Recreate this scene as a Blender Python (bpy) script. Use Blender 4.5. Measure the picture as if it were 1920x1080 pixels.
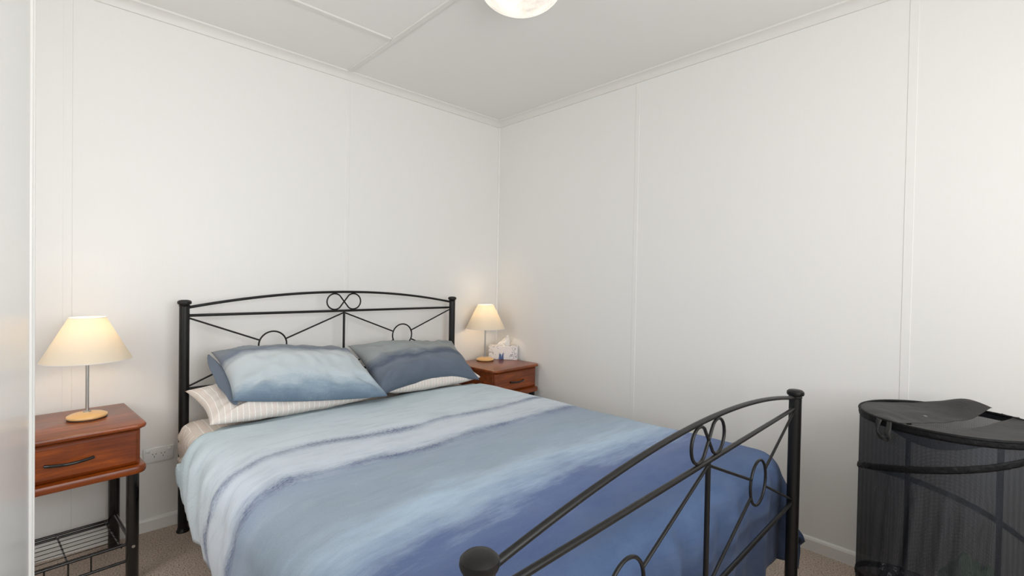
import bpy, bmesh, math, random
from math import sin, cos, pi, radians, atan2, hypot, exp
from mathutils import Vector, Matrix, noise as mnoise

for o in list(bpy.data.objects):
    bpy.data.objects.remove(o)
S = bpy.context.scene
C = S.collection

# ------------------------------------------------------------------ camera
YAW, PITCH, ROLL = 0.808381, -0.014049, 0.0169394
fw = Vector((cos(PITCH)*cos(YAW), cos(PITCH)*sin(YAW), sin(PITCH)))
r0 = Vector((sin(YAW), -cos(YAW), 0)); u0 = r0.cross(fw)
rt = cos(ROLL)*r0 + sin(ROLL)*u0
up = -sin(ROLL)*r0 + cos(ROLL)*u0
cam_d = bpy.data.cameras.new('camera'); cam = bpy.data.objects.new('camera', cam_d); C.objects.link(cam)
cam_d.sensor_width = 36; cam_d.lens = 895.14/1920*36; cam_d.clip_start = .02
cam.matrix_world = Matrix(((rt.x, up.x, -fw.x, -2.4579), (rt.y, up.y, -fw.y, -2.7400), (rt.z, up.z, -fw.z, 1.1837), (0, 0, 0, 1)))
S.camera = cam

# ------------------------------------------------------------------ world, daylight, exposure
W = bpy.data.worlds.new('daylight'); S.world = W; W.use_nodes = True
W.node_tree.nodes['Background'].inputs[0].default_value = (.93, .96, 1, 1)
W.node_tree.nodes['Background'].inputs[1].default_value = 1.0
S.view_settings.view_transform = 'Standard'; S.view_settings.look = 'None'
S.view_settings.exposure = 0.45; S.view_settings.gamma = 1; S.view_settings.use_curve_mapping = False

def area_light(name, loc, rot, sx, sy, power, col):
    d = bpy.data.lights.new(name, 'AREA'); d.shape = 'RECTANGLE'; d.size = sx; d.size_y = sy
    d.energy = power; d.color = col
    o = bpy.data.objects.new(name, d); C.objects.link(o); o.location = loc; o.rotation_euler = rot
    return o
# added area lights at two invented, unseen window openings (front wall and left wall)
area_light('added_window_light', (-1.72, -3.66, 1.45), (radians(90), 0, 0), 2.1, 1.3, 31, (.972, .985, 1))
area_light('added_side_window_light', (-3.36, -1.3, 1.5), (radians(90), 0, radians(-90)), 1.0, 1.2, 11, (.972, .985, 1))

# ------------------------------------------------------------------ helpers
def link(name, bm, mat=None, parent=None, smooth=True, loc=None):
    me = bpy.data.meshes.new(name)
    bmesh.ops.recalc_face_normals(bm, faces=bm.faces[:])
    bm.to_mesh(me); bm.free()
    o = bpy.data.objects.new(name, me); C.objects.link(o)
    if mat:
        for m in (mat if isinstance(mat, (list, tuple)) else [mat]): me.materials.append(m)
    if smooth:
        for p in me.polygons: p.use_smooth = True
        try: me.set_sharp_from_angle(angle=radians(38))
        except Exception: pass
    if parent: o.parent = parent
    if loc: o.location = loc
    return o

def thing(name, label, cat, loc=(0, 0, 0), rz=0, group=None):
    o = bpy.data.objects.new(name, None); C.objects.link(o); o.empty_display_size = .05
    o.location = loc; o.rotation_euler = (0, 0, rz)
    o['label'] = label; o['category'] = cat
    if group: o['group'] = group
    return o
def tag(o, label, cat, group=None):
    o['label'] = label; o['category'] = cat
    if group: o['group'] = group
    return o
def struct(name, bm, mat, parent=None, smooth=False):
    o = link(name, bm, mat, parent, smooth)
    if parent is None: o['kind'] = 'structure'
    return o

def box(bm, x0, x1, y0, y1, z0, z1, bevel=0, seg=2):
    t = bmesh.new()
    bmesh.ops.create_cube(t, size=1)
    for v in t.verts:
        v.co = Vector(((x0+x1)/2 + v.co.x*(x1-x0), (y0+y1)/2 + v.co.y*(y1-y0), (z0+z1)/2 + v.co.z*(z1-z0)))
    if bevel:
        bmesh.ops.bevel(t, geom=t.edges[:], offset=bevel, segments=seg, affect='EDGES', profile=.5)
    merge(bm, t)
def merge(bm, t):
    vm = {v: bm.verts.new(v.co) for v in t.verts}
    uvs = t.loops.layers.uv.active
    for f in t.faces:
        try: bm.faces.new([vm[v] for v in f.verts])
        except ValueError: pass
    t.free()

def tube(bm, pts, r, n=10, closed=False, cap=True):
    pts = [Vector(p) for p in pts]; N = len(pts)
    tan = []
    for i in range(N):
        if closed: d = pts[(i+1) % N]-pts[i-1]
        else: d = pts[min(i+1, N-1)]-pts[max(i-1, 0)]
        tan.append(d.normalized())
    ref = Vector((0, 0, 1)) if abs(tan[0].z) < .9 else Vector((1, 0, 0))
    nrm = (ref - tan[0]*ref.dot(tan[0])).normalized()
    rings = []
    for i in range(N):
        nrm = (nrm - tan[i]*nrm.dot(tan[i])).normalized()
        b = tan[i].cross(nrm)
        rr = r[i] if isinstance(r, (list, tuple)) else r
        rings.append([bm.verts.new(pts[i] + (nrm*cos(2*pi*k/n) + b*sin(2*pi*k/n))*rr) for k in range(n)])
    for i in range(N if closed else N-1):
        A, B = rings[i], rings[(i+1) % N]
        for k in range(n):
            bm.faces.new((A[k], A[(k+1) % n], B[(k+1) % n], B[k]))
    if cap and not closed:
        bm.faces.new(rings[0][::-1]); bm.faces.new(rings[-1])

def lathe(bm, prof, n=40, cx=0, cy=0, closed=False):
    rings = []
    for r, z in prof:
        if r < 1e-6: rings.append([bm.verts.new((cx, cy, z))])
        else: rings.append([bm.verts.new((cx+r*cos(2*pi*k/n), cy+r*sin(2*pi*k/n), z)) for k in range(n)])
    M = len(rings)
    for i in range(M if closed else M-1):
        A, B = rings[i], rings[(i+1) % M]
        for k in range(n):
            a, b = A[k % len(A)], A[(k+1) % len(A)]; c, d = B[(k+1) % len(B)], B[k % len(B)]
            vs = []
            for v in (a, b, c, d):
                if v not in vs: vs.append(v)
            if len(vs) > 2: bm.faces.new(vs)

def extrude_profile(bm, prof, p0, p1, out):
    """prof: list of (o, z) out from the wall and height; swept from p0 to p1 (xy)"""
    A = [bm.verts.new((p0[0]+out[0]*o, p0[1]+out[1]*o, z)) for o, z in prof]
    B = [bm.verts.new((p1[0]+out[0]*o, p1[1]+out[1]*o, z)) for o, z in prof]
    n = len(prof)
    for i in range(n): bm.faces.new((A[i], A[(i+1) % n], B[(i+1) % n], B[i]))
    bm.faces.new(A[::-1]); bm.faces.new(B)

def sstep(a, b, x):
    t = max(0, min(1, (x-a)/(b-a))); return t*t*(3-2*t)

# ------------------------------------------------------------------ materials
def srgb(r, g, b):
    f = lambda c: ((c/255+.055)/1.055)**2.4 if c/255 > .04045 else c/255/12.92
    return (f(r), f(g), f(b), 1)
class NT:
    def __init__(s, name):
        s.m = bpy.data.materials.new(name); s.m.use_nodes = True; s.t = s.m.node_tree
        s.b = s.t.nodes['Principled BSDF']; s.out = s.t.nodes['Material Output']
    def n(s, typ, **kw):
        nd = s.t.nodes.new(typ)
        for k, v in kw.items():
            if k in nd.inputs: nd.inputs[k].default_value = v
            else: setattr(nd, k, v)
        return nd
    def l(s, a, b): s.t.links.new(a, b)
    def set(s, **kw):
        for k, v in kw.items(): s.b.inputs[k.replace('_', ' ')].default_value = v
    def coord(s, kind='Object', scale=(1, 1, 1)):
        tc = s.n('ShaderNodeTexCoord'); mp = s.n('ShaderNodeMapping'); mp.inputs['Scale'].default_value = scale
        s.l(tc.outputs[kind], mp.inputs[0]); return mp.outputs[0]
    def noise(s, vec, scale, detail=4, rough=.5):
        nd = s.n('ShaderNodeTexNoise'); nd.inputs['Scale'].default_value = scale
        nd.inputs['Detail'].default_value = detail; nd.inputs['Roughness'].default_value = rough
        if vec is not None: s.l(vec, nd.inputs['Vector'])
        return nd.outputs['Fac']
    def math(s, op, a, b=None, c=None):
        nd = s.n('ShaderNodeMath'); nd.operation = op
        for i, x in enumerate((a, b, c)):
            if x is None: continue
            if isinstance(x, (int, float)): nd.inputs[i].default_value = x
            else: s.l(x, nd.inputs[i])
        return nd.outputs[0]
    def ramp(s, fac, stops, interp='LINEAR'):
        nd = s.n('ShaderNodeValToRGB'); cr = nd.color_ramp; cr.interpolation = interp
        while len(cr.elements) < len(stops): cr.elements.new(.5)
        for e, (p, c) in zip(cr.elements, stops): e.position = p; e.color = c
        s.l(fac, nd.inputs[0]); return nd.outputs[0]
    def mix(s, fac, a, b, mode='MIX'):
        nd = s.n('ShaderNodeMix'); nd.data_type = 'RGBA'; nd.blend_type = mode
        for i, x in ((0, fac), (6, a), (7, b)):
            if isinstance(x, (int, float)): nd.inputs[i].default_value = x
            elif isinstance(x, tuple): nd.inputs[i].default_value = x
            else: s.l(x, nd.inputs[i])
        return nd.outputs[2]
    def bump(s, h, strength=.3, dist=.002):
        nd = s.n('ShaderNodeBump'); nd.inputs['Strength'].default_value = strength; nd.inputs['Distance'].default_value = dist
        s.l(h, nd.inputs['Height']); s.l(nd.outputs[0], s.b.inputs['Normal'])

def simple(name, col, rough=.5, metal=0, bump=None, coat=0, spec=.5):
    t = NT(name); t.set(Base_Color=col, Roughness=rough, Metallic=metal, Coat_Weight=coat)
    t.b.inputs['Specular IOR Level'].default_value = spec
    if bump:
        v = t.coord('Object'); t.bump(t.noise(v, bump[0], 5), bump[1], bump[2])
    return t.m

def paint(name, col, rough=.45, sx=60, vert=True, strength=.05):
    t = NT(name); v = t.coord('Object', (sx, sx, 1.5) if vert else (1, 1, 1))
    f = t.noise(v, 3, 3)
    c2 = tuple(x*.975 for x in col[:3])+(1,)
    t.l(t.mix(f, c2, col), t.b.inputs['Base Color'])
    t.set(Roughness=rough); t.bump(f, strength, .001)
    return t.m
M_wall = paint('wall_paint', srgb(241, 239, 235), .42, 60, True, .02)
M_door = paint('door_gloss_paint', srgb(236, 235, 231), .22, 90, True, .25)
M_ceil = paint('ceiling_paint', srgb(244, 242, 237), .6, 20, False, .03)
M_trim = simple('trim_gloss_paint', srgb(240, 238, 233), .3)
M_cornice = simple('cornice_paint', srgb(232, 229, 223), .45)
M_black = simple('black_metal', srgb(22, 21, 20), .38, 0, (140, .2, .0006), 0, .34)
M_blackgloss = simple('black_gloss_metal', srgb(20, 20, 20), .18, 0, None, .3)
M_steel = simple('brushed_steel', (.55, .54, .52, 1), .32, 1)
M_plate = simple('white_plastic', srgb(236, 235, 233), .3)
M_slot = simple('dark_slot', srgb(25, 25, 25), .7)
M_grey = simple('grey_tag', srgb(120, 122, 118), .7)
M_birch = simple('pale_birch', srgb(226, 184, 122), .32, 0, None, .3)

def wood(name, axis):
    t = NT(name)
    sc = (2.2, 26, 26) if axis == 'x' else (26, 2.2, 26)
    v = t.coord('Object', sc)
    f = t.noise(v, 1.6, 8, .65)
    v2 = t.coord('Object', (3, 6, 6)); g = t.noise(v2, 1.5, 2)
    f2 = t.noise(t.coord('Object', tuple(s*5 for s in sc)), 2.5, 4, .7)
    c = t.ramp(f, [(.25, srgb(84, 34, 8)), (.5, srgb(136, 62, 12)), (.75, srgb(178, 88, 22))])
    c = t.mix(t.math('MULTIPLY', t.ramp(g, [(.42, (0, 0, 0, 1)), (.62, (1, 1, 1, 1))]), .55), c, srgb(98, 40, 12))
    c = t.mix(t.math('MULTIPLY', t.ramp(f2, [(.5, (0, 0, 0, 1)), (.72, (1, 1, 1, 1))]), .45), c, srgb(62, 24, 8))
    t.l(c, t.b.inputs['Base Color']); t.set(Roughness=.34, Coat_Weight=.25, Coat_Roughness=.25)
    t.bump(f2, .12, .0005)
    return t.m
M_wood = wood('cherry_stained_wood', 'x')

def carpet():
    t = NT('loop_carpet'); v = t.coord('Object')
    a = t.noise(v, 170, 3, .6); vo = t.n('ShaderNodeTexVoronoi'); vo.inputs['Scale'].default_value = 230; t.l(v, vo.inputs['Vector'])
    big = t.noise(v, 55, 2)
    c = t.ramp(a, [(.36, srgb(110, 94, 82)), (.44, srgb(186, 168, 152)), (.6, srgb(214, 197, 181)), (.75, srgb(232, 218, 203))])
    c = t.mix(t.math('MULTIPLY', big, .35), c, srgb(186, 168, 152))
    t.l(c, t.b.inputs['Base Color']); t.set(Roughness=.95)
    t.bump(vo.outputs['Distance'], .5, .003)
    return t.m
M_carpet = carpet()

def fabric_finish(t, wr=.35):
    v = t.coord('Object')
    w = t.noise(v, 420, 2); big = t.noise(t.coord('Object', (1, 1, 1)), 7, 4, .55)
    h = t.math('ADD', t.math('MULTIPLY', w, .06), t.math('MULTIPLY', big, 1.0))
    t.bump(h, wr, .012)
    t.set(Roughness=.85); t.b.inputs['Sheen Weight'].default_value = .05
    t.b.inputs['Specular IOR Level'].default_value = .25

def duvet_mat():
    t = NT('watercolour_duvet_cotton')
    tc = t.n('ShaderNodeUVMap'); tc.uv_map = 'rest'
    sep = t.n('ShaderNodeSeparateXYZ'); t.l(tc.outputs[0], sep.inputs[0])
    def stretched(sx, sy, scale, det, r=.55):
        mp = t.n('ShaderNodeMapping'); mp.inputs['Scale'].default_value = (sx, sy, 1); t.l(tc.outputs[0], mp.inputs[0])
        return t.noise(mp.outputs[0], scale, det, r)
    low = stretched(1.3, .9, 1.3, 1.5)
    mid = stretched(2.2, 9, 2.0, 7, .68)
    fine = stretched(22, 60, 2.5, 5, .75)
    # v: metres from the head edge
    v = t.math('ADD', sep.outputs[1], t.math('MULTIPLY', t.math('SUBTRACT', low, .5), .20))
    v1 = t.math('ADD', v, t.math('MULTIPLY', t.math('SUBTRACT', fine, .5), .075))
    v2 = t.math('ADD', v, t.math('MULTIPLY', t.math('SUBTRACT', mid, .5), .26))
    L = 2.4
    P = lambda y: max(0, min(1, y/L))
    base = t.ramp(t.math('DIVIDE', v2, L), [
        (0, srgb(194, 212, 219)), (P(.25), srgb(206, 218, 225)), (P(.47), srgb(210, 220, 228)),
        (P(.60), srgb(208, 216, 225)), (P(.74), srgb(206, 214, 224)), (P(.83), srgb(156, 170, 188)), (P(.98), srgb(154, 169, 184)),
        (P(1.10), srgb(158, 175, 192)), (P(1.20), srgb(178, 198, 217)), (P(1.27), srgb(156, 176, 202)), (P(1.38), srgb(100, 117, 158)),
        (P(1.54), srgb(80, 98, 140)), (P(1.66), srgb(76, 97, 132)), (P(1.80), srgb(62, 79, 110)), (P(2.0), srgb(46, 57, 80)), (1, srgb(40, 50, 72))])
    # wash lines
    def line(pos, w, wide):
        d = t.math('ABSOLUTE', t.math('SUBTRACT', v1, pos))
        a = t.math('SUBTRACT', 1, t.math('MINIMUM', 1, t.math('DIVIDE', d, w)))
        d2 = t.math('SUBTRACT', v1, pos-.01)
        b = t.math('MULTIPLY', t.math('GREATER_THAN', d2, 0), t.math('MAXIMUM', 0, t.math('SUBTRACT', 1, t.math('DIVIDE', d2, wide))))
        return a, b
    col = base
    for pos, w, wide, k in ((.555, .044, .07, .5), (.80, .038, .09, .5)):
        a, b = line(pos, w, wide)
        pres = t.ramp(stretched(3.2, .5, 1.6, 3), [(.38, (.12, .12, .12, 1)), (.60, (1, 1, 1, 1))])
        spk = t.ramp(stretched(40, 90, 2, 3, .7), [(.40, (.25, .25, .25, 1)), (.55, (1, 1, 1, 1))])
        col = t.mix(t.math('MULTIPLY', b, k), col, srgb(128, 142, 170))
        col = t.mix(t.math('MULTIPLY', t.math('MULTIPLY', t.math('MULTIPLY', a, pres), spk), .9), col, srgb(72, 86, 124))
    pale = t.math('MAXIMUM', 0, t.math('MINIMUM', 1, t.math('MULTIPLY', t.math('SUBTRACT', 1.42, v2), 4)))
    st1 = stretched(2.6, 14, 2.0, 6, .7)
    col = t.mix(t.math('MULTIPLY', t.ramp(st1, [(.50, (0, 0, 0, 1)), (.74, (1, 1, 1, 1))]), t.math('MULTIPLY', pale, .26)), col, srgb(120, 136, 156))
    st2 = stretched(1.7, 8, 2.3, 6, .7)
    col = t.mix(t.math('MULTIPLY', t.ramp(st2, [(.54, (0, 0, 0, 1)), (.80, (1, 1, 1, 1))]), t.math('MULTIPLY', pale, .24)), col, srgb(206, 216, 222))
    # mottled greyish clouds
    cl = stretched(3, 5, 1.2, 5, .65)
    col = t.mix(t.math('MULTIPLY', t.ramp(cl, [(.45, (0, 0, 0, 1)), (.75, (1, 1, 1, 1))]), t.math('ADD', .08, t.math('MULTIPLY', pale, .2))), col, srgb(164, 172, 178))
    g = stretched(160, 160, 2, 3, .8)
    col = t.mix(.10, col, t.ramp(g, [(.3, (0, 0, 0, 1)), (.7, (1, 1, 1, 1))]), 'OVERLAY')
    t.l(col, t.b.inputs['Base Color'])
    fabric_finish(t, .30)
    return t.m
M_duvet = duvet_mat()

def wash_mat(name, stops, linepos=None):
    t = NT(name); tc = t.n('ShaderNodeUVMap'); tc.uv_map = 'rest'
    sep = t.n('ShaderNodeSeparateXYZ'); t.l(tc.outputs[0], sep.inputs[0])
    mp = t.n('ShaderNodeMapping'); mp.inputs['Scale'].default_value = (2.5, 5, 1); t.l(tc.outputs[0], mp.inputs[0])
    nz = t.noise(mp.outputs[0], 1.3, 6, .62)
    mp2 = t.n('ShaderNodeMapping'); mp2.inputs['Scale'].default_value = (30, 50, 1); t.l(tc.outputs[0], mp2.inputs[0])
    nf = t.noise(mp2.outputs[0], 2, 4, .75)
    v = t.math('ADD', sep.outputs[1], t.math('ADD', t.math('MULTIPLY', t.math('SUBTRACT', nz, .5), .30), t.math('MULTIPLY', t.math('SUBTRACT', nf, .5), .10)))
    t.l(t.ramp(v, stops), t.b.inputs['Base Color'])
    fabric_finish(t, .35); return t.m
M_pillow_light = wash_mat('light_blue_pillow_cotton', [(0, srgb(112, 130, 148)), (.08, srgb(140, 157, 172)), (.20, srgb(188, 199, 205)),
    (.56, srgb(198, 204, 206)), (.68, srgb(150, 158, 167)), (.74, srgb(118, 126, 141)), (.82, srgb(134, 140, 147)), (1, srgb(136, 142, 148))])
M_pillow_dark = wash_mat('slate_blue_pillow_cotton', [(0, srgb(94, 105, 119)), (.2, srgb(104, 114, 128)), (.36, srgb(116, 124, 136)),
    (.45, srgb(88, 96, 114)), (.53, srgb(120, 127, 136)), (.62, srgb(154, 159, 159)), (1, srgb(148, 153, 152))])

def striped_mat():
    t = NT('striped_cream_cotton'); tc = t.n('ShaderNodeUVMap'); tc.uv_map = 'rest'
    sep = t.n('ShaderNodeSeparateXYZ'); t.l(tc.outputs[0], sep.inputs[0])
    u, v = sep.outputs[0], sep.outputs[1]
    fr = t.math('FRACT', t.math('MULTIPLY', u, 44.0))
    thin = t.math('LESS_THAN', t.math('ABSOLUTE', t.math('SUBTRACT', fr, .5)), .055)
    cell = t.math('FLOOR', t.math('MULTIPLY', t.math('ADD', u, .5/44), 44.0))
    par = t.math('MODULO', t.math('ABSOLUTE', cell), 2)
    sgn = t.math('SUBTRACT', t.math('MULTIPLY', par, 2), 1)
    dg = t.math('FRACT', t.math('MULTIPLY', t.math('ADD', v, t.math('MULTIPLY', u, t.math('MULTIPLY', sgn, 1.6))), 110))
    hatch = t.math('LESS_THAN', dg, .38)
    n1 = t.noise(tc.outputs[0], 25, 3)
    base = t.mix(n1, srgb(224, 216, 207), srgb(238, 231, 223))
    hc = t.mix(par, srgb(192, 182, 176), srgb(212, 184, 178))
    c = t.mix(t.math('MULTIPLY', hatch, .55), base, hc)
    c = t.mix(thin, c, srgb(250, 247, 242))
    t.l(c, t.b.inputs['Base Color']); fabric_finish(t, .4); return t.m
M_striped = striped_mat()

def shade_mat():
    t = NT('cream_lamp_shade'); t.t.nodes.remove(t.b)
    d = t.n('ShaderNodeBsdfDiffuse'); d.inputs[0].default_value = srgb(244, 238, 224)
    tr = t.n('ShaderNodeBsdfTranslucent'); tr.inputs[0].default_value = srgb(250, 240, 220)
    v = t.coord('Object'); nz = t.noise(v, 300, 2)
    mx = t.n('ShaderNodeMixShader'); mx.inputs[0].default_value = .36
    t.l(d.outputs[0], mx.inputs[1]); t.l(tr.outputs[0], mx.inputs[2]); t.l(mx.outputs[0], t.out.inputs[0])
    bp = t.n('ShaderNodeBump'); bp.inputs['Strength'].default_value = .1; bp.inputs['Distance'].default_value = .001
    t.l(nz, bp.inputs['Height']); t.l(bp.outputs[0], d.inputs['Normal'])
    return t.m
M_shade = shade_mat()
def emit(name, col, st):
    t = NT(name); t.set(Base_Color=col, Emission_Color=col, Emission_Strength=st, Roughness=.3); return t.m
M_bulb = emit('warm_bulb_glass', (1, .78, .54, 1), 26)

def alabaster():
    t = NT('alabaster_lit_glass'); v = t.coord('Object')
    n1 = t.noise(v, 9, 6, .7)
    f = t.ramp(n1, [(.35, srgb(214, 206, 194)), (.55, srgb(244, 238, 226)), (.68, srgb(255, 250, 240))])
    t.l(f, t.b.inputs['Base Color']); t.l(f, t.b.inputs['Emission Color'])
    t.set(Emission_Strength=.48, Roughness=.12); return t.m
M_dome = alabaster()

def net_mat():
    t = NT('black_mesh_netting'); t.t.nodes.remove(t.b)
    d = t.n('ShaderNodeBsdfDiffuse'); d.inputs[0].default_value = srgb(40, 40, 42)
    g = t.n('ShaderNodeBsdfGlossy'); g.inputs[0].default_value = srgb(150, 160, 175); g.inputs['Roughness'].default_value = .5
    m0 = t.n('ShaderNodeMixShader'); m0.inputs[0].default_value = .10; t.l(d.outputs[0], m0.inputs[1]); t.l(g.outputs[0], m0.inputs[2])
    tr = t.n('ShaderNodeBsdfTransparent')
    uv = t.n('ShaderNodeUVMap'); uv.uv_map = 'rest'
    w1 = t.n('ShaderNodeTexWave'); w1.inputs['Scale'].default_value = 120; w1.inputs['Distortion'].default_value = .3; t.l(uv.outputs[0], w1.inputs['Vector'])
    w2 = t.n('ShaderNodeTexWave'); w2.bands_direction = 'Y'; w2.inputs['Scale'].default_value = 120; t.l(uv.outputs[0], w2.inputs['Vector'])
    h = t.math('MULTIPLY', w1.outputs['Fac'], w2.outputs['Fac'])
    fac = t.math('SUBTRACT', .865, t.math('MULTIPLY', h, .5))
    mx = t.n('ShaderNodeMixShader'); t.l(fac, mx.inputs[0]); t.l(tr.outputs[0], mx.inputs[1]); t.l(m0.outputs[0], mx.inputs[2])
    t.l(mx.outputs[0], t.out.inputs[0]); return t.m
M_net = net_mat()
M_blackcloth = simple('black_nylon', srgb(40, 39, 38), .6, 0, (40, .6, .005))
M_tape = simple('black_binding_tape', srgb(8, 8, 10), .62, 0, (55, .9, .006), 0, .25)
def glass():
    t = NT('window_glass'); t.t.nodes.remove(t.b)
    g = t.n('ShaderNodeBsdfGlossy'); g.inputs['Roughness'].default_value = .02; tr = t.n('ShaderNodeBsdfTransparent')
    mx = t.n('ShaderNodeMixShader'); mx.inputs[0].default_value = .06; t.l(tr.outputs[0], mx.inputs[1]); t.l(g.outputs[0], mx.inputs[2]); t.l(mx.outputs[0], t.out.inputs[0]); return t.m
M_glass = glass()

# ------------------------------------------------------------------ room shell
X0, Y0, H = -3.3, -3.6, 2.4
T = .1
bm = bmesh.new(); box(bm, X0-T, T, Y0-T, T, -T, 0); struct('floor', bm, M_carpet)
bm = bmesh.new(); box(bm, X0-T, T, Y0-T, T, H, H+T); struct('ceiling', bm, M_ceil)
bm = bmesh.new(); box(bm, X0-T, T, 0, T, 0, H); struct('wall_back', bm, M_wall)
bm = bmesh.new(); box(bm, 0, T, Y0-T, 0, 0, H); struct('wall_right', bm, M_wall)
def holed(bm, axis, a0, a1, w0, w1, z0, z1, c0, c1):
    for (p, q, r, s) in ((a0, w0, 0, H), (w1, a1, 0, H), (w0, w1, 0, z0), (w0, w1, z1, H)):
        if axis == 'x': box(bm, p, q, c0, c1, r, s)
        else: box(bm, c0, c1, p, q, r, s)
bm = bmesh.new(); holed(bm, 'x', X0, 0, -2.65, -.55, .8, 2.1, Y0-T, Y0); struct('wall_front', bm, M_wall)
bm = bmesh.new(); holed(bm, 'y', Y0, 0, -1.8, -.8, .9, 2.1, X0-T, X0); struct('wall_left', bm, M_wall)
def window(name, axis, w0, w1, z0, z1, c):
    f = bmesh.new()
    def b(a, q, r, s, d=.03):
        if axis == 'x': box(f, a, q, c-d, c+d, r, s, .004)
        else: box(f, c-d, c+d, a, q, r, s, .004)
    b(w0, w0+.05, z0, z1); b(w1-.05, w1, z0, z1); b(w0+.05, w1-.05, z0, z0+.05); b(w0+.05, w1-.05, z1-.05, z1); b((w0+w1)/2-.02, (w0+w1)/2+.02, z0+.05, z1-.05, .02)
    o = struct(name, f, M_trim)
    g = bmesh.new()
    if axis == 'x': box(g, w0+.04, w1-.04, c-.003, c+.003, z0+.04, z1-.04)
    else: box(g, c-.003, c+.003, w0+.04, w1-.04, z0+.04, z1-.04)
    link('pane', g, M_glass, o, False)
window('added_window_1', 'x', -2.65, -.55, .8, 2.1, Y0-.03)  # invented window behind the camera, made for the added front light
window('added_window_2', 'y', -1.8, -.8, .9, 2.1, X0-.03)  # invented side window out of view, made for the added fill light

# skirting boards
bp = [(0, 0), (.014, 0), (.014, .048), (.010, .056), (.004, .06), (0, .06)]
bm = bmesh.new(); extrude_profile(bm, bp, (X0, 0), (0, 0), (0, -1)); struct('baseboard_back', bm, M_trim)
bm = bmesh.new(); extrude_profile(bm, bp, (0, 0), (0, Y0), (-1, 0)); struct('baseboard_right', bm, M_trim)
bm = bmesh.new(); extrude_profile(bm, bp, (X0, Y0), (X0, 0), (1, 0)); struct('baseboard_left', bm, M_trim)
# cornices: little scotia with a lip on the ceiling
cp = [(0, H), (0, H-.045), (.0085, H-.045), (.0105, H-.040), (.013, H-.028), (.022, H-.016), (.034, H-.009), (.038, H-.008), (.040, H-.004), (.040, H)]
bm = bmesh.new(); extrude_profile(bm, cp, (X0, 0), (0, 0), (0, -1)); struct('trim_1', bm, M_cornice, smooth=True)
bm = bmesh.new(); extrude_profile(bm, cp, (0, 0), (0, Y0), (-1, 0)); struct('trim_2', bm, M_cornice, smooth=True)
# corner bead
bm = bmesh.new(); tube(bm, [(-.003, -.003, .06), (-.003, -.003, H-.045)], .009, 12); struct('trim_3', bm, M_trim, smooth=True)
# sheet joint cover strips on the walls
def strip(name, axis, c, w, d=.0018):
    bm = bmesh.new()
    if axis == 'x': box(bm, c-w/2, c+w/2, -d, .001, .06, H-.045, .0012, 1)
    else: box(bm, -d, .001, c-w/2, c+w/2, .06, H-.045, .0012, 1)
    struct(name, bm, M_wall)
strip('trim_4', 'x', -1.208, .024, .0016)
strip('trim_5', 'x', -2.424, .030)
strip('trim_6', 'y', -1.207, .026)
strip('trim_7', 'y', -2.450, .030)
# ceiling battens
bm = bmesh.new(); box(bm, -1.234, -1.208, Y0, -.040, H-.008, H+.001, .002, 2); struct('trim_8', bm, M_cornice)
bm = bmesh.new(); box(bm, X0, -1.236, -.553, -.527, H-.009, H+.001, .002, 1); struct('trim_9', bm, M_cornice)
# header and jamb of the alcove doorway and its open door
bm = bmesh.new()
box(bm, X0, -2.50, -2.35, -2.27, 2.05, H); box(bm, -2.56, -2.50, -2.35, -2.27, 0, 2.05); struct('trim_10', bm, M_trim)
bm = bmesh.new(); box(bm, -2.529, -2.494, -2.265, -1.462, .012, 2.04, .001, 1)
door = struct('door_1', bm, M_door)
bm = bmesh.new(); box(bm, -2.535, -2.4895, -1.462, -1.446, .012, 2.04, .0035, 3); link('edge_lipping', bm, M_trim, door)
bm = bmesh.new(); box(bm, -2.533, -2.4870, -1.443, -1.430, .012, 2.04, .003, 3); box(bm, -2.529, -2.494, -1.447, -1.442, .012, 2.04); link('edge_bead', bm, M_trim, door)

# ------------------------------------------------------------------ bed frame
bed = thing('bed_frame', 'black metal bed frame with arched headboard and footboard of rings', 'bed', (-1.268, -1.15, 0))
def bp_(o): o.parent = bed; o.matrix_parent_inverse = Matrix.Translation((1.268, 1.15, 0)); return o
def bpart(name, bm, mat=None, parent=None):
    o = link(name, bm, mat or M_black)
    if parent is None: bp_(o)
    else: o.parent = parent
    return o
def post(x, y, top):
    bm = bmesh.new(); R = .0205
    lathe(bm, [(0, .012), (R, .012), (R, top-.030), (.0, top-.030)], 28, x, y)
    o = bpart('post', bm)
    bm = bmesh.new()
    lathe(bm, [(0, top-.031), (.020, top-.031), (.023, top-.026), (.020, top-.021), (.0265, top-.019), (.0285, top-.013), (.0275, top-.006), (.022, top-.001), (.012, top+.001), (0, top+.0015)], 32, x, y)
    bpart('finial', bm, None, o)
    bm = bmesh.new()
    lathe(bm, [(0, 0), (.026, 0), (.027, .005), (.023, .012), (.0215, .020), (0, .020)], 28, x, y)
    bpart('foot', bm, None, o)
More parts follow.
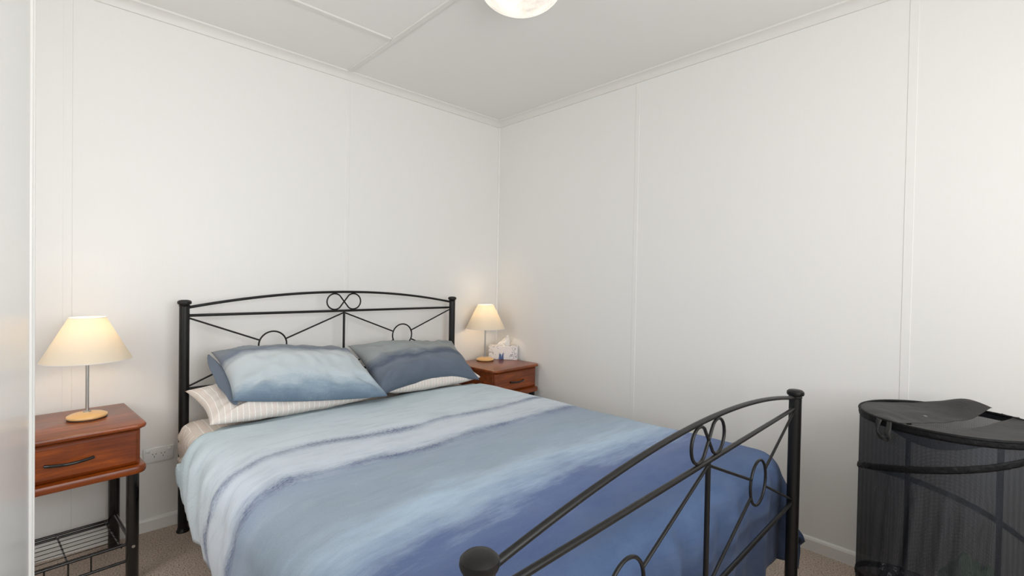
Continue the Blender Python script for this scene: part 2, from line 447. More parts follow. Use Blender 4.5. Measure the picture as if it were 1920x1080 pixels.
def end_panel(pl, pr, z_top_cap, dz):
    """pl, pr: xy of the posts; dz: height offset against the headboard"""
    pl = Vector((pl[0], pl[1], 0)); pr = Vector((pr[0], pr[1], 0)); L = (pr-pl).length
    ex = (pr-pl)/L; R = .0205
    def P(s, z): return pl + ex*s + Vector((0, 0, z+dz))
    s0, s1, m = R-.003, L-R+.003, L/2
    post(pl.x, pl.y, z_top_cap); post(pr.x, pr.y, z_top_cap)
    bm = bmesh.new()
    pts = []
    for i in range(41):
        s = s0+(s1-s0)*i/40; k = (s-m)/(m-s0)
        pts.append(P(s, 1.038 + .069*(1-abs(k)**2.0)))
    tube(bm, pts, .0068, 12); bpart('top_arch', bm)
    bm = bmesh.new(); tube(bm, [P(s0, 1.000), P(s1, 1.000)], .0068, 12); bpart('upper_rail', bm)
    bm = bmesh.new(); tube(bm, [P(s0, .660), P(s1, .660)], .0068, 12); bpart('lower_rail', bm)
    bm = bmesh.new(); tube(bm, [P(m, .660), P(m, 1.000)], .0066, 12); bpart('upright', bm)
    # two-looped figure between arch and rail
    bm = bmesh.new(); c = .0545; rr = .0445; zc = 1.0525; pts = []
    a0 = 2.25
    for i in range(25):
        a = -a0 + 2*a0*i/24; pts.append(P(m+c+rr*cos(a), zc+rr*sin(a)))
    for i in range(25):
        a = -a0 + 2*a0*i/24; pts.append(P(m-c-rr*cos(a), zc+rr*sin(a)))
    # order so that the ends cross: right loop ends upper left -> left loop starts lower right
    tube(bm, pts, .0042, 10, closed=True); bpart('double_loop', bm)
    for cs in (m/2+.002, m*1.5-.002):
        zc2 = .8375; R2 = .0675
        bm = bmesh.new(); tube(bm, [P(cs+R2*cos(a*pi/24), zc2+R2*sin(a*pi/24)) for a in range(48)], .0042, 10, closed=True)
        bpart('ring', bm)
        left, right = (s0, m-.005) if cs < m else (m+.005, s1)
        for s, z in ((left, .988), (right, .988), (left, .671), (right, .671)):
            d = Vector((s-cs, z-zc2)); d.normalize()
            bm = bmesh.new(); tube(bm, [P(s, z), P(cs+d.x*R2, zc2+d.y*R2)], .0042, 10); bpart('diagonal_bar', bm)
end_panel((-2.030, -.110), (-.507, -.110), 1.072, 0)
end_panel((-2.036, -2.243), (-.517, -2.206), .808, -.258)
for x in (-2.020, -.520):
    bm = bmesh.new(); box(bm, x-.012, x+.012, -2.09, -.128, .215, .262, .003); bpart('side_rail', bm)
for i in range(7):
    y = -.35-.28*i
    bm = bmesh.new(); box(bm, -2.009, -.531, y-.035, y+.035, .240, .258, .002); bpart('slat', bm)

# ------------------------------------------------------------------ mattress in its striped fitted sheet
def grid_mesh(name, fn, nu, nv, mat, uvfn, thick=0, parent=None, sub=0):
    bm = bmesh.new(); uvl = bm.loops.layers.uv.new('rest')
    V = [[bm.verts.new(fn(i/nu, j/nv)) for j in range(nv+1)] for i in range(nu+1)]
    for i in range(nu):
        for j in range(nv):
            f = bm.faces.new((V[i][j], V[i+1][j], V[i+1][j+1], V[i][j+1]))
            for lp, (a, b) in zip(f.loops, ((i, j), (i+1, j), (i+1, j+1), (i, j+1))): lp[uvl].uv = uvfn(a/nu, b/nv)
    o = link(name, bm, mat, parent)
    if thick:
        m = o.modifiers.new('s', 'SOLIDIFY'); m.thickness = thick; m.offset = -1
    return o

def mattress():
    bm = bmesh.new(); uvl = bm.loops.layers.uv.new('rest')
    x0, x1, y0, y1, z0, z1 = -2.030, -.520, -2.095, -.134, .262, .518
    t = bmesh.new(); bmesh.ops.create_cube(t, size=1)
    for v in t.verts: v.co = Vector(((x0+x1)/2+v.co.x*(x1-x0), (y0+y1)/2+v.co.y*(y1-y0), (z0+z1)/2+v.co.z*(z1-z0)))
    bmesh.ops.subdivide_edges(t, edges=t.edges[:], cuts=44, use_grid_fill=True)
    for v in t.verts:
        c = v.co; r = .07
        q = Vector((min(max(c.x, x0+r), x1-r), min(max(c.y, y0+r), y1-r), min(max(c.z, z0+r), z1-r)))
        d = c-q
        if d.length > r: c = q+d.normalized()*r
        # puff of loose sheet at the left head corner, with gathered folds
        k = exp(-((c.x+2.0)**2+(c.y+.24)**2)/.035)
        side = sstep(-1.93, -2.03, c.x)
        c = c + Vector((-.036*side*k, 0, .012*k))
        an = atan2(c.z-.36, -c.y-.12)
        c = c + Vector((-1, 0, .6))*(.007*sin(an*17)*k*side)
        c.z += .003*mnoise.noise(c*9)
        v.co = c
    vm = {v: bm.verts.new(v.co) for v in t.verts}
    for f in t.faces:
        g = bm.faces.new([vm[v] for v in f.verts])
        top = abs(f.normal.z) > .5
        for lp in g.loops:
            p = lp.vert.co; lp[uvl].uv = (p.x*.72+p.y*.0 if top else p.y*.72, p.y if top else p.z)
    t.free()
    o = link('mattress', bm, M_striped)
    return tag(o, 'thick mattress in a cream striped fitted sheet on the bed frame', 'mattress')
mattress()

# ------------------------------------------------------------------ duvet
def duvet():
    # rest coordinates: a across (0 at the bed's centre line), b from the head edge towards the foot
    cx = -1.268; zt = .552
    yh = -.425
    nu, nv = 150, 150
    aL, aR = -(.86+.235), (.83+.25)
    bmax = (2.160-.425) + .36
    def place(a, b):
        xo_l = -2.104; xo_r = -.452 - .050*(1-sstep(.0, .45, b)) + .034*sstep(1.2, 1.6, b)
        r = .095
        ylim = -2.158
        # allowed inner rectangle in rest space
        il, ir, ib = (xo_l+r)-cx, (xo_r-r)-cx, -(ylim+r)+yh
        ca = min(max(a, il), ir); cb = min(b, ib)
        da, db = a-ca, b-cb; d = (abs(da)**2.8+abs(db)**2.8)**(1/2.8)
        X, Y = cx+ca, yh-cb
        if d < 1e-6:
            z = zt; nx = ny = 0; drop = 0
        else:
            nx, ny = da/d, -db/d
            q = pi/2*r
            if d < q:
                th = d/r; X += nx*r*sin(th); Y += ny*r*sin(th); z = zt-r*(1-cos(th)); drop = 0
            else:
                drop = d-q
                X += nx*(r); Y += ny*r; z = zt-r-drop
        # gentle crown and dents of the filled top
        topw = 1-min(1, d/.15)
        n = mnoise.noise(Vector((a*2.2, b*3.0, 1.7)))*.010 + mnoise.noise(Vector((a*6, b*7, 4.2)))*.004
        z += n*(.35+.65*topw) + .008*topw*(1-(a/.85)**2)
        # step of the turned head hem
        z += -.012*(1-sstep(.055, .085, b))*topw
        ed = min(d/.12, 1)
        # folds hanging on the sides
        if da < 0:
            fan = b - .55*max(0, (d-.04))*exp(-b/.5)
            f = .5*sin(fan*24+1.5*sin(fan*5)) + .5*sin(fan*41+2.1+1.2*sin(fan*7)) + .32*sin(fan*92+2*sin(fan*11))*exp(-((b-.3)/.45)**2)
            amp = .0095*ed*(.6+.8*exp(-((b-.35)/.5)**2)) * (1-.45*min(drop/.2, 1))
            X -= f*amp + .010*sin(min(1, drop/.2)*pi)
            z += .018*mnoise.noise(Vector((b*3.1, 7.3, 0)))*min(drop/.15, 1)
        elif da > 0:
            X += (.006+.010*min(drop/.2, 1))*sin(b*26+1.1*sin(b*6))*ed*sstep(.3, .8, b) + .035*sstep(1.4, 1.8, b)*min(drop/.25, 1)
        if db > 0 and ny < -.3:
            Y += (.009*sin(a*28+1.3*sin(a*5)) + .006*sin(a*47+2*sin(a*4)))*ed + .010*min(drop/.2, 1)
            Y = max(Y, -2.178)
            if da > 0:   # the corner hangs outwards beside the post
                k = min(drop/.2, 1)*sstep(.25, .6, nx)
                X += .045*k; Y = max(Y-.045*k*sstep(-.50, -.47, X), -2.215)
        # rounded lower corner near the head
        if da < 0 and b < .3:
            z += sstep(.34, 0, b)*.095*sstep(.1, .30, d)
            Y -= 0
        return Vector((X, Y, z))
    def fn(u, v):
        a = aL+(aR-aL)*u; b = bmax*v
        # head edge is pulled down the side
        if a < -.66: b = b + (.07*sstep(-.66, -.76, a) + .055*exp(-((a+.86)/.09)**2) - .045*sstep(-.9, -1.04, a))*(1-v)
        return place(a, b)
    def uvfn(u, v): return (aL+(aR-aL)*u, bmax*v)
    o = grid_mesh('duvet', fn, nu, nv, M_duvet, uvfn, thick=.022)
    tag(o, 'blue watercolour striped duvet spread over the bed fading from pale to navy', 'duvet')
duvet()

# ------------------------------------------------------------------ pillows
def pillow(name, c00, c10, c11, c01, thick, mat, label, group, seed=0, uvs=(1, 1), inset=.030, vin=None, up=None, flange=0, belly=.5):
    """corners: c00 lower left, c10 lower right, c11 upper right, c01 upper left"""
    c00, c10, c11, c01 = map(Vector, (c00, c10, c11, c01))
    N = ((c10-c00).cross(c01-c00)).normalized()
    if N.z < 0: N = -N
    ce = (c00+c10+c11+c01)/4
    rnd = random.Random(seed)
    bm = bmesh.new(); uvl = bm.loops.layers.uv.new('rest')
    nu, nv = 84, 56
    def pt(u, v, side):
        U, V = 2*u-1, 2*v-1
        # the sides curve inwards between the corners
        uu = u + (-.5*inset*2)*U*(1-V*V)*1.0
        vv = v + (-.5*(vin if (vin and V < 0) else inset*2.4))*V*(1-U*U)*1.0
        p = (c00*(1-uu)+c10*uu)*(1-vv) + (c01*(1-uu)+c11*uu)*vv
        e = (1-abs(U)**2.4)*(1-abs(V)**2.2)
        h = thick*max(0, e)**.48
        # corner pinch and seam gathers
        edge = 1-min(1-abs(U), 1-abs(V))
        n = mnoise.noise(Vector((u*3+seed, v*3, side*2.5)))*.017 + (1-abs(mnoise.noise(Vector((u*6+seed, v*4, side))))*2)*.009 + mnoise.noise(Vector((u*16+seed, v*9, side)))*.004
        g = 0
        if 1-abs(V) < .30: g += sin(u*46+6*mnoise.noise(Vector((u*4, seed, 0))))*.0065*(.4+abs(mnoise.noise(Vector((u*5, seed, 3))))*2)*(.30-(1-abs(V)))/.30*min(1, (1-abs(V))/.05)
        if 1-abs(U) < .22: g += sin(v*30+seed)*.005*(.22-(1-abs(U)))/.22*min(1, (1-abs(U))/.05)
        # diagonal drag folds from the corners
        rr = min(hypot(1-abs(U), 1-abs(V)), 1.2)
        an = atan2(1-abs(V), 1-abs(U)+1e-6)
        g += .010*sin(an*10+seed)*exp(-((rr-.35)/.24)**2)
        s = h*(belly if side > 0 else 1-belly)*2*.5
        w = min(1, max(0, e)*3)
        return p + N*(side*s + (n+g)*w*(1 if side > 0 else .3)) + Vector((0, 0, 0))
    grids = []
    for side in (1, -1):
        grids.append([[None]*(nv+1) for _ in range(nu+1)])
    for i in range(nu+1):
        for j in range(nv+1):
            b = i in (0, nu) or j in (0, nv)
            v = bm.verts.new(pt(i/nu, j/nv, 1)); grids[0][i][j] = v
            grids[1][i][j] = v if b else bm.verts.new(pt(i/nu, j/nv, -1))
    for G in grids:
        for i in range(nu):
            for j in range(nv):
                f = bm.faces.new((G[i][j], G[i+1][j], G[i+1][j+1], G[i][j+1]))
                for lp, (a, b2) in zip(f.loops, ((i, j), (i+1, j), (i+1, j+1), (i, j+1))):
                    lp[uvl].uv = (a/nu*uvs[0], b2/nv*uvs[1])
    me_o = link(name, bm, mat)
    for p in me_o.data.polygons: p.use_smooth = True
    for e in me_o.data.edges: e.use_edge_sharp = False
    tag(me_o, label, 'pillow', group)
    return me_o
PG = 'pillows at the head of the bed'
p1 = pillow('pillow', (-2.005, -.500, .578), (-1.27, -.520, .590), (-1.25, -.150, .600), (-2.035, -.155, .660), .135, M_striped,
       'cream striped pillow on the left half of the bed under the pale blue one', PG, 3, (.73, .48), belly=.55)
p2 = pillow('pillow', (-1.20, -.490, .592), (-.560, -.490, .590), (-.545, -.140, .605), (-1.20, -.140, .610), .15, M_striped,
       'cream striped pillow on the right half of the bed under the dark blue one', PG, 8, (.73, .48), belly=.6)
p3 = pillow('pillow', (-1.285, -.545, .585), (-.575, -.500, .575), (-.535, -.150, .775), (-1.270, -.165, .805), .125, M_pillow_dark,
       'slate blue pillow with a dark wash band, nearer the corner of the room', PG, 15, (1, 1), inset=.045, vin=.30, belly=.75)
p4 = pillow('pillow', (-1.915, -.470, .655), (-1.235, -.565, .590), (-1.290, -.205, .785), (-1.935, -.170, .830), .155, M_pillow_light,
       'pale blue pillow with grey upper edge, nearer the left bedside table', PG, 21, (1, 1), inset=.03, vin=-.05, belly=.72)
# open end of the pale pillow case: a darker flap folded at its left side
def flap(parent):
    def fn(u, v):
        a = Vector((-1.905, -.478, .640)).lerp(Vector((-1.948, -.165, .815)), v)
        out = Vector((-.017, .0, -.020))*(sin(pi*v)**.6*(.75+.35*v)+.10*sin(v*17))*u
        return a + out + Vector((.006+.030*sin(pi*v), 0, .004))*(1-u) + Vector((0, .006*sin(v*14), 0))*u
    o = grid_mesh('case_flap', fn, 8, 30, M_pillow_dark, lambda u, v: (u*.1, .1+v*.2), thick=.003)
    o.parent = parent
flap(p4)

# ------------------------------------------------------------------ bedside tables
def slab(bm, w, d, z0, z1, rad=.035, ed=.006):
    """rounded front corners, softened edge; local: x centred, y from 0 (back) to -d"""
    out = [(-w/2, 0)]
    for cx_, a0 in ((-w/2+rad, pi), (w/2-rad, 1.5*pi)):
        for k in range(9):
            a = a0 + k*pi/16
            out.append((cx_+rad*cos(a), -d+rad+rad*sin(a)))
    out.append((w/2, 0))
    prof = [(ed, z0), (ed*.3, z0+ed*.3), (0, z0+ed), (0, z1-ed), (ed*.3, z1-ed*.3), (ed, z1)]
    cxm, cym = 0, -d/2
    rings = []
    for o, z in prof:
        R = []
        for x, y in out:
            sx = (w/2-o)/(w/2); sy = (d/2-o)/(d/2)
            R.append(bm.verts.new((x*sx, cym+(y-cym)*sy, z)))
        rings.append(R)
    n = len(out)
    for A, B in zip(rings, rings[1:]):
        for k in range(n): bm.faces.new((A[k], A[(k+1) % n], B[(k+1) % n], B[k]))
    bm.faces.new(rings[0][::-1]); bm.faces.new(rings[-1])
def nightstand(loc, rz, label):
    t = thing('bedside_table', label, 'bedside table', loc, rz, 'cherry wood bedside tables')
    w, d = .444, .428
    bm = bmesh.new(); slab(bm, w, d, .597, .615); link('table_top', bm, M_wood, t)
    bm = bmesh.new(); box(bm, -w/2+.018, w/2-.018, -d+.036, -.012, .4545, .5975, .001, 1)
    box(bm, -w/2+.014, w/2-.014, -d+.034, -.012, .590, .5975); link('carcass', bm, M_wood, t)
    bm = bmesh.new(); slab(bm, w, d, .424, .4550, .035, .009); link('lower_board', bm, M_wood, t)
    # drawer front with a broad bevel
    bm = bmesh.new()
    x0, x1, z0, z1, y = -w/2+.022, w/2-.022, .4585, .5905, -d+.036
    pr = [((0, 0)), ((.0, .010)), ((.004, .0135)), ((.013, .0185))]
    rings = [[bm.verts.new((xx, y-o, zz)) for xx, zz in ((x0+i, z0+i), (x1-i, z0+i), (x1-i, z1-i), (x0+i, z1-i))] for i, o in pr]
    for A, B in zip(rings, rings[1:]):
        for k in range(4): bm.faces.new((A[k], A[(k+1) % 4], B[(k+1) % 4], B[k]))
    bm.faces.new(rings[0][::-1]); bm.faces.new(rings[-1])
    dr = link('drawer', bm, M_wood, t, smooth=False)
    bm = bmesh.new(); yb = y-.0185
    pts = [(-.062, yb+.001, .520)] + [(-.062+.124*i/14, yb-.010-.014*sin(pi*i/14), .5215-.003*sin(pi*i/14)) for i in range(15)] + [(.062, yb+.001, .520)]
    tube(bm, pts, .0056, 10)
    link('handle', bm, M_blackgloss, dr)
    lx, lf, lb = w/2-.040, -d+.040, -.036
    for sx in (-1, 1):
        for yy in (lf, lb):
            bm = bmesh.new(); lathe(bm, [(0, 0), (.0185, 0), (.0205, .004), (.0205, .4245), (0, .4245)], 24, sx*lx, yy)
            leg = link('leg', bm, M_blackgloss, t)
            if yy == lf:
                bm = bmesh.new(); tube(bm, [(sx*lx, yy-.0195, .143), (sx*lx, yy-.0225, .143)], .0055, 12)
                tube(bm, [(sx*lx, yy-.022, .143), (sx*lx, yy-.0235, .143)], .0025, 8)
                link('bolt', bm, M_steel, leg)
    # wire shelf
    for yy, z in ((lf, .150), (lf, .086), (lb, .122), (lb, .108)):
        bm = bmesh.new(); tube(bm, [(-lx+.018, yy, z), (lx-.018, yy, z)], .0055, 10); link('shelf_rail', bm, M_blackgloss, t)
    for sx in (-1, 1):
        bm = bmesh.new(); tube(bm, [(sx*lx, lf+.019, .150), (sx*lx, (lf+lb)/2, .148), (sx*lx, lb-.019, .150)], .0065, 10); link('side_bar', bm, M_blackgloss, t)
    for k in range(3):
        x = -.062+.062*k
        bm = bmesh.new(); tube(bm, [(x, lf, .086), (x, lf, .150)], .0028, 8); link('shelf_bar', bm, M_blackgloss, t)
    bm = bmesh.new()
    for x in (-.150, 0, .150): tube(bm, [(x, lf+.002, .142), (x, lb-.002, .122)], .0030, 8)
    for k in range(7):
        f = (k+.7)/8; yy = lf+(lb-lf)*f
        tube(bm, [(-.158, yy, .1455-.02*f), (.158, yy, .1455-.02*f)], .0014, 6)
    link('wire_rack', bm, M_blackgloss, t)
    return t
nightstand((-2.458, -.045, 0), radians(5), 'cherry wood bedside table beside the white door with the wire shelf in view')
nightstand((-.261, -.066, 0), radians(3), 'cherry wood bedside table in the corner of the room behind the bed')

# ------------------------------------------------------------------ table lamps
def lamp(loc, label):
    t = thing('table_lamp', label, 'lamp', loc, 0, 'bedside table lamps')
    bm = bmesh.new(); lathe(bm, [(0, .003), (.060, .003), (.0635, .008), (.062, .013), (.051, .019), (.032, .0235), (.012, .0255), (0, .0255)], 48)
    link('base', bm, M_birch, t)
    bm = bmesh.new(); lathe(bm, [(0, 0), (.0605, 0), (.0605, .0045), (0, .0045)], 48); link('base_pad', bm, M_slot, t)
    bm = bmesh.new(); lathe(bm, [(0, .025), (.0125, .025), (.0125, .028), (.0055, .0295), (.0055, .300), (.0, .300)], 20)
    link('stem', bm, M_steel, t)
    bm = bmesh.new(); lathe(bm, [(0, .27), (.015, .27), (.015, .305), (.012, .310), (0, .310)], 20); link('socket', bm, M_plate, t)
    z0, z1, r0, r1, th = .230, .398, .140, .056, .0014
    bm = bmesh.new(); lathe(bm, [(r0, z0), (r1, z1), (r1-th, z1), (r0-th, z0)], 72, closed=True)
    sh = link('lamp_shade', bm, M_shade, t)
    bm = bmesh.new(); tube(bm, [(r1*cos(a*pi/24), r1*sin(a*pi/24), z1) for a in range(48)], .0014, 6, closed=True)
    tube(bm, [(r0*cos(a*pi/32), r0*sin(a*pi/32), z0) for a in range(64)], .0013, 6, closed=True)
    for k in range(3):
        a = k*2*pi/3; tube(bm, [((r1+.006)*cos(a), (r1+.006)*sin(a), z1-.018), (.014*cos(a), .014*sin(a), .300)], .001, 5)
    link('shade_wire', bm, M_plate, sh)
    bm = bmesh.new(); lathe(bm, [(0, .308), (.012, .311), (.017, .322), (.021, .335), (.019, .350), (.011, .360), (0, .363)], 20)
    link('bulb', bm, M_bulb, t)
    return t
lamp((-2.368, -.225, .615), 'cream shaded table lamp on the bedside table beside the white door')
lamp((-.240, -.150, .615), 'cream shaded table lamp next to the tissue box in the corner')

# ------------------------------------------------------------------ tissue box
def tissue_mat():
    t = NT('printed_tissue_box'); v = t.coord('Object')
    n1 = t.noise(v, 22, 5, .6)
    lines = t.math('LESS_THAN', t.math('ABSOLUTE', t.math('SUBTRACT', n1, .56)), .010)
    mp = t.coord('Object', (40, 40, 7)); br = t.noise(mp, 1.6, 5, .7)
    sep = t.n('ShaderNodeSeparateXYZ'); t.l(t.coord('Object'), sep.inputs[0])
    gx = t.math('SUBTRACT', 1, t.math('MINIMUM', 1, t.math('DIVIDE', t.math('ABSOLUTE', t.math('ADD', sep.outputs[0], .012)), .032)))
    gz = t.math('SUBTRACT', 1, t.math('MINIMUM', 1, t.math('DIVIDE', sep.outputs[2], .085)))
    w = t.math('GREATER_THAN', t.math('ADD', br, t.math('MULTIPLY', t.math('MULTIPLY', gx, gz), .5)), .68)
    sp = t.noise(v, 75, 2, .5); spots = t.math('GREATER_THAN', sp, .70)
    side = t.math('GREATER_THAN', t.math('ABSOLUTE', t.math('ADD', sep.outputs[0], -.01)), .04)
    c = t.mix(t.math('MULTIPLY', lines, side), srgb(236, 233, 232), srgb(70, 84, 120))
    c = t.mix(t.math('MULTIPLY', spots, side), c, srgb(44, 56, 110))
    c = t.mix(w, c, srgb(84, 106, 156))
    t.l(c, t.b.inputs['Base Color']); t.set(Roughness=.5); return t.m
tb = thing('tissue_box', 'white tissue box with blue ink print beside the corner lamp', 'tissue box', (-0.0894, -0.1816, .6155), radians(-53.5))
bm = bmesh.new(); box(bm, -.105, .105, -.030, .030, 0, .096, .0012, 1); link('carton', bm, tissue_mat(), tb, False)
bm = bmesh.new()
tube(bm, [(.056*cos(a*pi/20), .014*sin(a*pi/20), .0965) for a in range(40)], .0009, 5, closed=True); link('opening_edge', bm, M_grey, tb)
def tissue():
    M = simple('white_tissue', srgb(240, 236, 230), .9)
    M.node_tree.nodes['Principled BSDF'].inputs['Subsurface Weight'].default_value = 0
    def fn(u, v):
        x = -.060+.108*u; peak = .026
        h = .082*(1-abs((x-peak)/(.088 if x < peak else .028)))
        h = max(h, 0)**.8*(.082**.2)
        xx = x*(1-.25*v) + peak*.25*v + .004*sin(v*5+u*3)
        yy = .016*sin(u*7+.6)*(1-.6*v) + .010*mnoise.noise(Vector((u*5, v*4, 2)))
        return (xx, yy, .094+h*v)
    grid_mesh('tissue', fn, 30, 20, M, lambda u, v: (u, v), thick=.0006, parent=tb)
    def fn2(u, v):
        x = -.058+.075*u
        h = .030*sin(pi*min(1, u*.9+.1))**.7*v + .02*u*v
        return (x+.010*v, -.016+.012*u-.010*sin(pi*v)*(1-u), .092+h)
    grid_mesh('tissue_fold', fn2, 24, 14, M, lambda u, v: (u, v), thick=.0006, parent=tb)
tissue()

# ------------------------------------------------------------------ power outlet
ou = thing('power_outlet', 'white double power outlet on the wall between bedside table and bed', 'power outlet', (-2.110, 0, .350))
bm = bmesh.new(); box(bm, -.058, .058, -.011, .0, -.034, .034, .003, 3); link('plate', bm, M_plate, ou)
for sx in (-1, 1):
    bm = bmesh.new(); box(bm, sx*.0405-.0085, sx*.0405+.0085, -.0150, -.010, .0135, .0265, .004, 3); link('switch', bm, M_plate, ou)
    bm = bmesh.new(); cx_ = sx*.0165
    for dx, dz, an in ((-.0065, .004, -30), (.0065, .004, 30), (0, -.0085, 0)):
        t = bmesh.new(); bmesh.ops.create_cube(t, size=1)
        Mx = Matrix.Translation((cx_+dx, -.0111, dz)) @ Matrix.Rotation(radians(an), 4, 'Y') @ Matrix.Diagonal((.0018, .0006, .0075, 1))
        bmesh.ops.transform(t, matrix=Mx, verts=t.verts[:]); merge(bm, t)
    link('socket', bm, M_slot, ou, False)

# ------------------------------------------------------------------ ceiling light
cl = thing('ceiling_light', 'round marbled glass dome light on the ceiling', 'ceiling light', (-1.105, -1.345, H))
R = .168; dep = .095
prof = [(0, -dep-.022)]
for k in range(1, 15):
    a = k/14*pi/2; prof.append((R*sin(a), -.022-dep*cos(a)))
prof += [(R-.004, -.020), (0, -.020)]
bm = bmesh.new(); lathe(bm, prof, 64); link('glass_dome', bm, M_dome, cl)
bm = bmesh.new(); lathe(bm, [(0, -.024), (.150, -.024), (.155, -.018), (.155, 0), (0, 0)], 48); link('mounting_plate', bm, M_trim, cl)

# ------------------------------------------------------------------ pop-up laundry hamper
hc = Vector((-.40, -2.61, 0)); HR = .230; HT = .772
hm = thing('laundry_hamper', 'black mesh pop-up laundry hamper standing against the right wall', 'laundry hamper', hc)
def cylpt(phi, z, r=HR):
    return Vector((r*cos(phi), r*sin(phi), z))
def helix_z(deg):   # coil height by accumulated angle
    return .593 + (deg-120)*(.00118 if deg > -60 else 0) if deg > -60 else .3806 + (deg+60)*.00095
def side_r(phi, z):
    r = HR
    d = math.degrees(phi) % 360
    # fabric drawn in a little between the coils, loose folds under the coil on the front
    r -= .001
    zl = .593+((d-120) % 360)*.00118 if 60 < d < 300 else 1
    if 130 < d < 225:
        dn = max(0, .62-z); k = min(1, dn/.1)*sstep(130, 145, d)*(1-sstep(205, 225, d))
        f = d + dn*22
        r += .007*k*(sin(radians(f)*24)*.6+sin(radians(f)*41+1)*.4)
    return r
def side_fn(u, v):
    phi = 2*pi*u; z = .004+(HT-.006)*v
    return cylpt(phi, z, side_r(phi, z))
grid_mesh('mesh_side', side_fn, 260, 90, M_net, lambda u, v: (u*2*pi*HR, v*HT), parent=hm)
def ribbon(name, path, width, mat, r=HR+.001, th=.0016, crumple=.0015, wfn=None):
    """path: list of (deg, z)"""
    pts = path; n = len(pts)-1
    def fn(u, v):
        i = min(int(round(u*n)), n); d, z = pts[i]
        ww = wfn(u) if wfn else width
        ph = radians(d)
        return cylpt(ph, z+(v-.5)*ww, r+.0012*sin(pi*v)*(1 if wfn is None else 0)+crumple*mnoise.noise(Vector((d*.35, v*2, 5))))
    return grid_mesh(name, fn, n, 4, mat, lambda u, v: (u, v), thick=th, parent=hm)
ribbon('top_rim', [(d*2, HT-.010) for d in range(181)], .024, M_tape, HR+.001)
bm = bmesh.new(); tube(bm, [cylpt(radians(d*4), HT-.002, HR) for d in range(90)], .0042, 8, closed=True); link('rim_wire', bm, M_tape, hm)
bm = bmesh.new(); tube(bm, [cylpt(radians(d*4), .006, HR-.002) for d in range(90)], .005, 8, closed=True); link('bottom_ring', bm, M_tape, hm)
coil = []
d = -450.0
def hz(d):
    if d > -60: return min(.593+(d-120)*.00118, HT-.012)
    return max(.3806+(d+60)*.00088, .015)
while d < 272:
    coil.append((d, hz(d))); d += 2
ribbon('coil_band', coil, .021, M_tape, HR+.0005, crumple=.003)
for d0 in (211.7, 31.7):
    def fn(u, v, d0=d0):
        ph = radians(d0)+(u-.5)*.016/HR; z = .01+(HT-.03)*v
        return cylpt(ph, z, side_r(ph, z)-.0015)
    grid_mesh('side_strap', fn, 2, 60, M_tape, lambda u, v: (u, v), thick=.0012, parent=hm)
bm = bmesh.new(); lathe(bm, [(0, .002), (HR-.004, .002), (HR-.004, .005), (0, .005)], 64); link('base_cloth', bm, M_blackcloth, hm)
# two half lids with a lens-shaped opening between them
def lid(name, ph0, ph1, edge, zf, label=None):
    E = [Vector((x-hc.x, y-hc.y, 0)) for x, y in edge]
    def epos(u):
        k = u*(len(E)-1); i = min(int(k), len(E)-2); return E[i].lerp(E[i+1], k-i)
    def fn(u, v):
        ph = radians(ph0+(ph1-ph0)*u)
        a = cylpt(ph, 0, HR-.001); b = epos(u)
        p = a.lerp(b, v); p.z = zf(u, v, p)
        return p
    return grid_mesh(name, fn, 70, 26, M_blackcloth, lambda u, v: (u, v), thick=.0015, parent=hm)
def z_ne(u, v, p):
    lift = .030*exp(-((p.x-.228)**2+(p.y+.033)**2)/.006)*1.0
    sag = -.012*v**2*sin(pi*u)
    return HT + lift + sag + .010*exp(-((u-.22)/.18)**2)*sin(pi*min(1, v*1.3))*.6 - .006*exp(-((u-.62)/.12)**2)*(1-v) + .0016*sin((p.x*.5+p.y*.9)*70+3*v)*sstep(.3, .7, v) + .003*mnoise.noise(p*18)
ne = lid('rear_lid', 152, -24, [(-.600, -2.508), (-.545, -2.535), (-.490, -2.562), (-.425, -2.603), (-.357, -2.634), (-.290, -2.665), (-.222, -2.688), (-.192, -2.700)], z_ne)
def z_sw(u, v, p):
    return HT - .010*v*v*sin(pi*u) + .003*mnoise.noise(p*12) - .005*sin(pi*u)*sin(pi*v)
lid('front_lid', 158, 322, [(-.605, -2.525), (-.570, -2.565), (-.515, -2.625), (-.440, -2.668), (-.365, -2.698), (-.289, -2.723), (-.235, -2.742), (-.222, -2.752)], z_sw)
bm = bmesh.new(); box(bm, -.006, .006, -.004, .004, 0, .0022, .0005, 1)
tg = link('label_tag', bm, M_grey, hm, False); tg.location = (-.055, .052, HT+.004); tg.rotation_euler = (0, 0, radians(25))
# drooping flap inside the front of the rim
ribbon('inner_flap', [(146+d, HT-.024-.014*sin(pi*d/56)) for d in range(0, 57, 2)], .02, M_tape, HR-.010, .001, .001, wfn=lambda u: .004+.026*sin(pi*u))
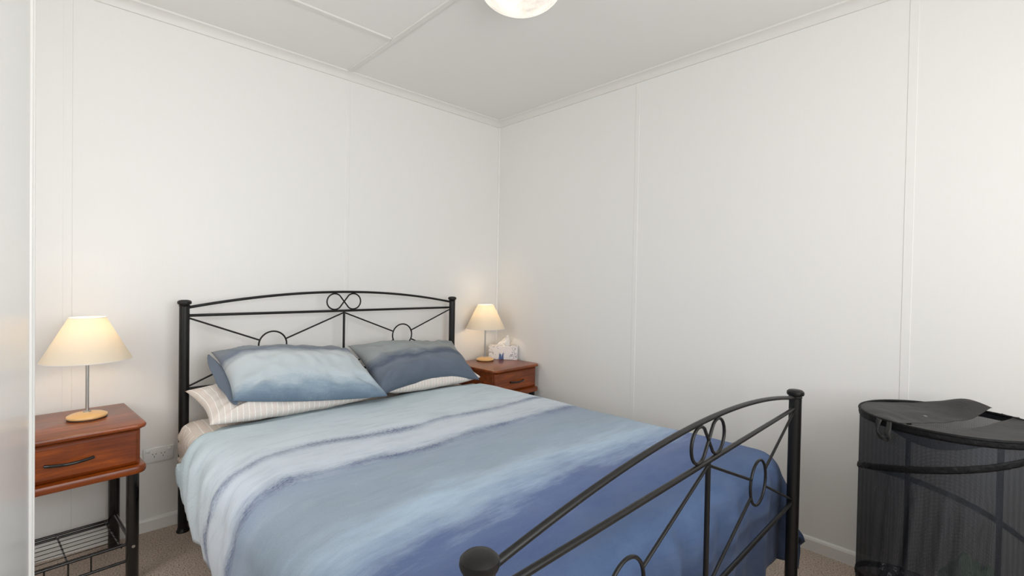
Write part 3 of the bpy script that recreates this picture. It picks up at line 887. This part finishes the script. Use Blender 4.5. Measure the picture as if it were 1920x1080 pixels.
# looped handle at the left front of the rim
def handle(base_deg, sgn):
    bm = bmesh.new()
    c0 = cylpt(radians(base_deg), HT-.004, HR+.006); tdir = Vector((-sin(radians(base_deg)), cos(radians(base_deg)), 0)); nd = Vector((cos(radians(base_deg)), sin(radians(base_deg)), 0))
    pts = []
    for i in range(21):
        s = i/20; a = pi*s
        x = .016*cos(a)*(1 if s < .5 else 1)
        z = -.058*sin(a)**.8 if 0 < s < 1 else 0
        pts.append(c0 + tdir*(x+.006*sin(a*2)) + nd*(.006+.006*sin(a*3)) + Vector((0, 0, z+.004)))
    prev = None
    for i, p in enumerate(pts):
        tw = .5*sin(i*.5); w = .007
        tan = (pts[min(i+1, 20)]-pts[max(i-1, 0)]).normalized(); side = tan.cross(nd).normalized()
        side = (side*cos(tw)+nd*sin(tw))
        cur = [bm.verts.new(p+side*w*k+nd*.0015*sin(k*5+i)) for k in (-1, -.3, .4, 1)]
        if prev:
            for k in range(3): bm.faces.new((prev[k], prev[k+1], cur[k+1], cur[k]))
        prev = cur
    o = link('handle', bm, M_blackcloth, hm); m = o.modifiers.new('s', 'SOLIDIFY'); m.thickness = .003
handle(146, 1); handle(326, 1)

# ------------------------------------------------------------------ laundry inside
def crumple(name, cx, cy, z0, rx, ry, h, mat, seed, label, cat):
    bm = bmesh.new(); bmesh.ops.create_icosphere(bm, subdivisions=5, radius=1)
    for v in bm.verts:
        p = v.co.copy()
        n = mnoise.noise(p*2.1+Vector((seed, 0, 0)))*.35 + (1-abs(mnoise.noise(p*4.2+Vector((seed, 3, 0))))*2)*.16 + (1-abs(mnoise.noise(p*9+Vector((seed, 5, 0))))*2)*.05
        s = 1+n*.8-.12
        v.co = Vector((cx+p.x*rx*s, cy+p.y*ry*s, max(z0, z0+h*.45+p.z*h*.55*s)))
    o = link(name, bm, mat); return tag(o, label, cat)
crumple('green_garment', -.42, -2.675, .008, .120, .088, .335, simple('sage_green_cotton', srgb(128, 158, 132), .85, 0, (30, .6, .01)), 2.0,
        'crumpled sage green garment inside the mesh hamper', 'clothing')
def dotted():
    t = NT('navy_print_cotton'); n1 = t.noise(t.coord('Object'), 30, 3)
    c = t.mix(t.math('LESS_THAN', t.math('ABSOLUTE', t.math('SUBTRACT', n1, .55)), .02), srgb(26, 28, 38), srgb(190, 196, 205))
    t.l(c, t.b.inputs['Base Color']); t.set(Roughness=.85); return t.m
crumple('dark_garment', -.395, -2.478, .008, .070, .042, .23, dotted(), 7.0,
        'crumpled dark garment with white marks left of the green one in the hamper', 'clothing')
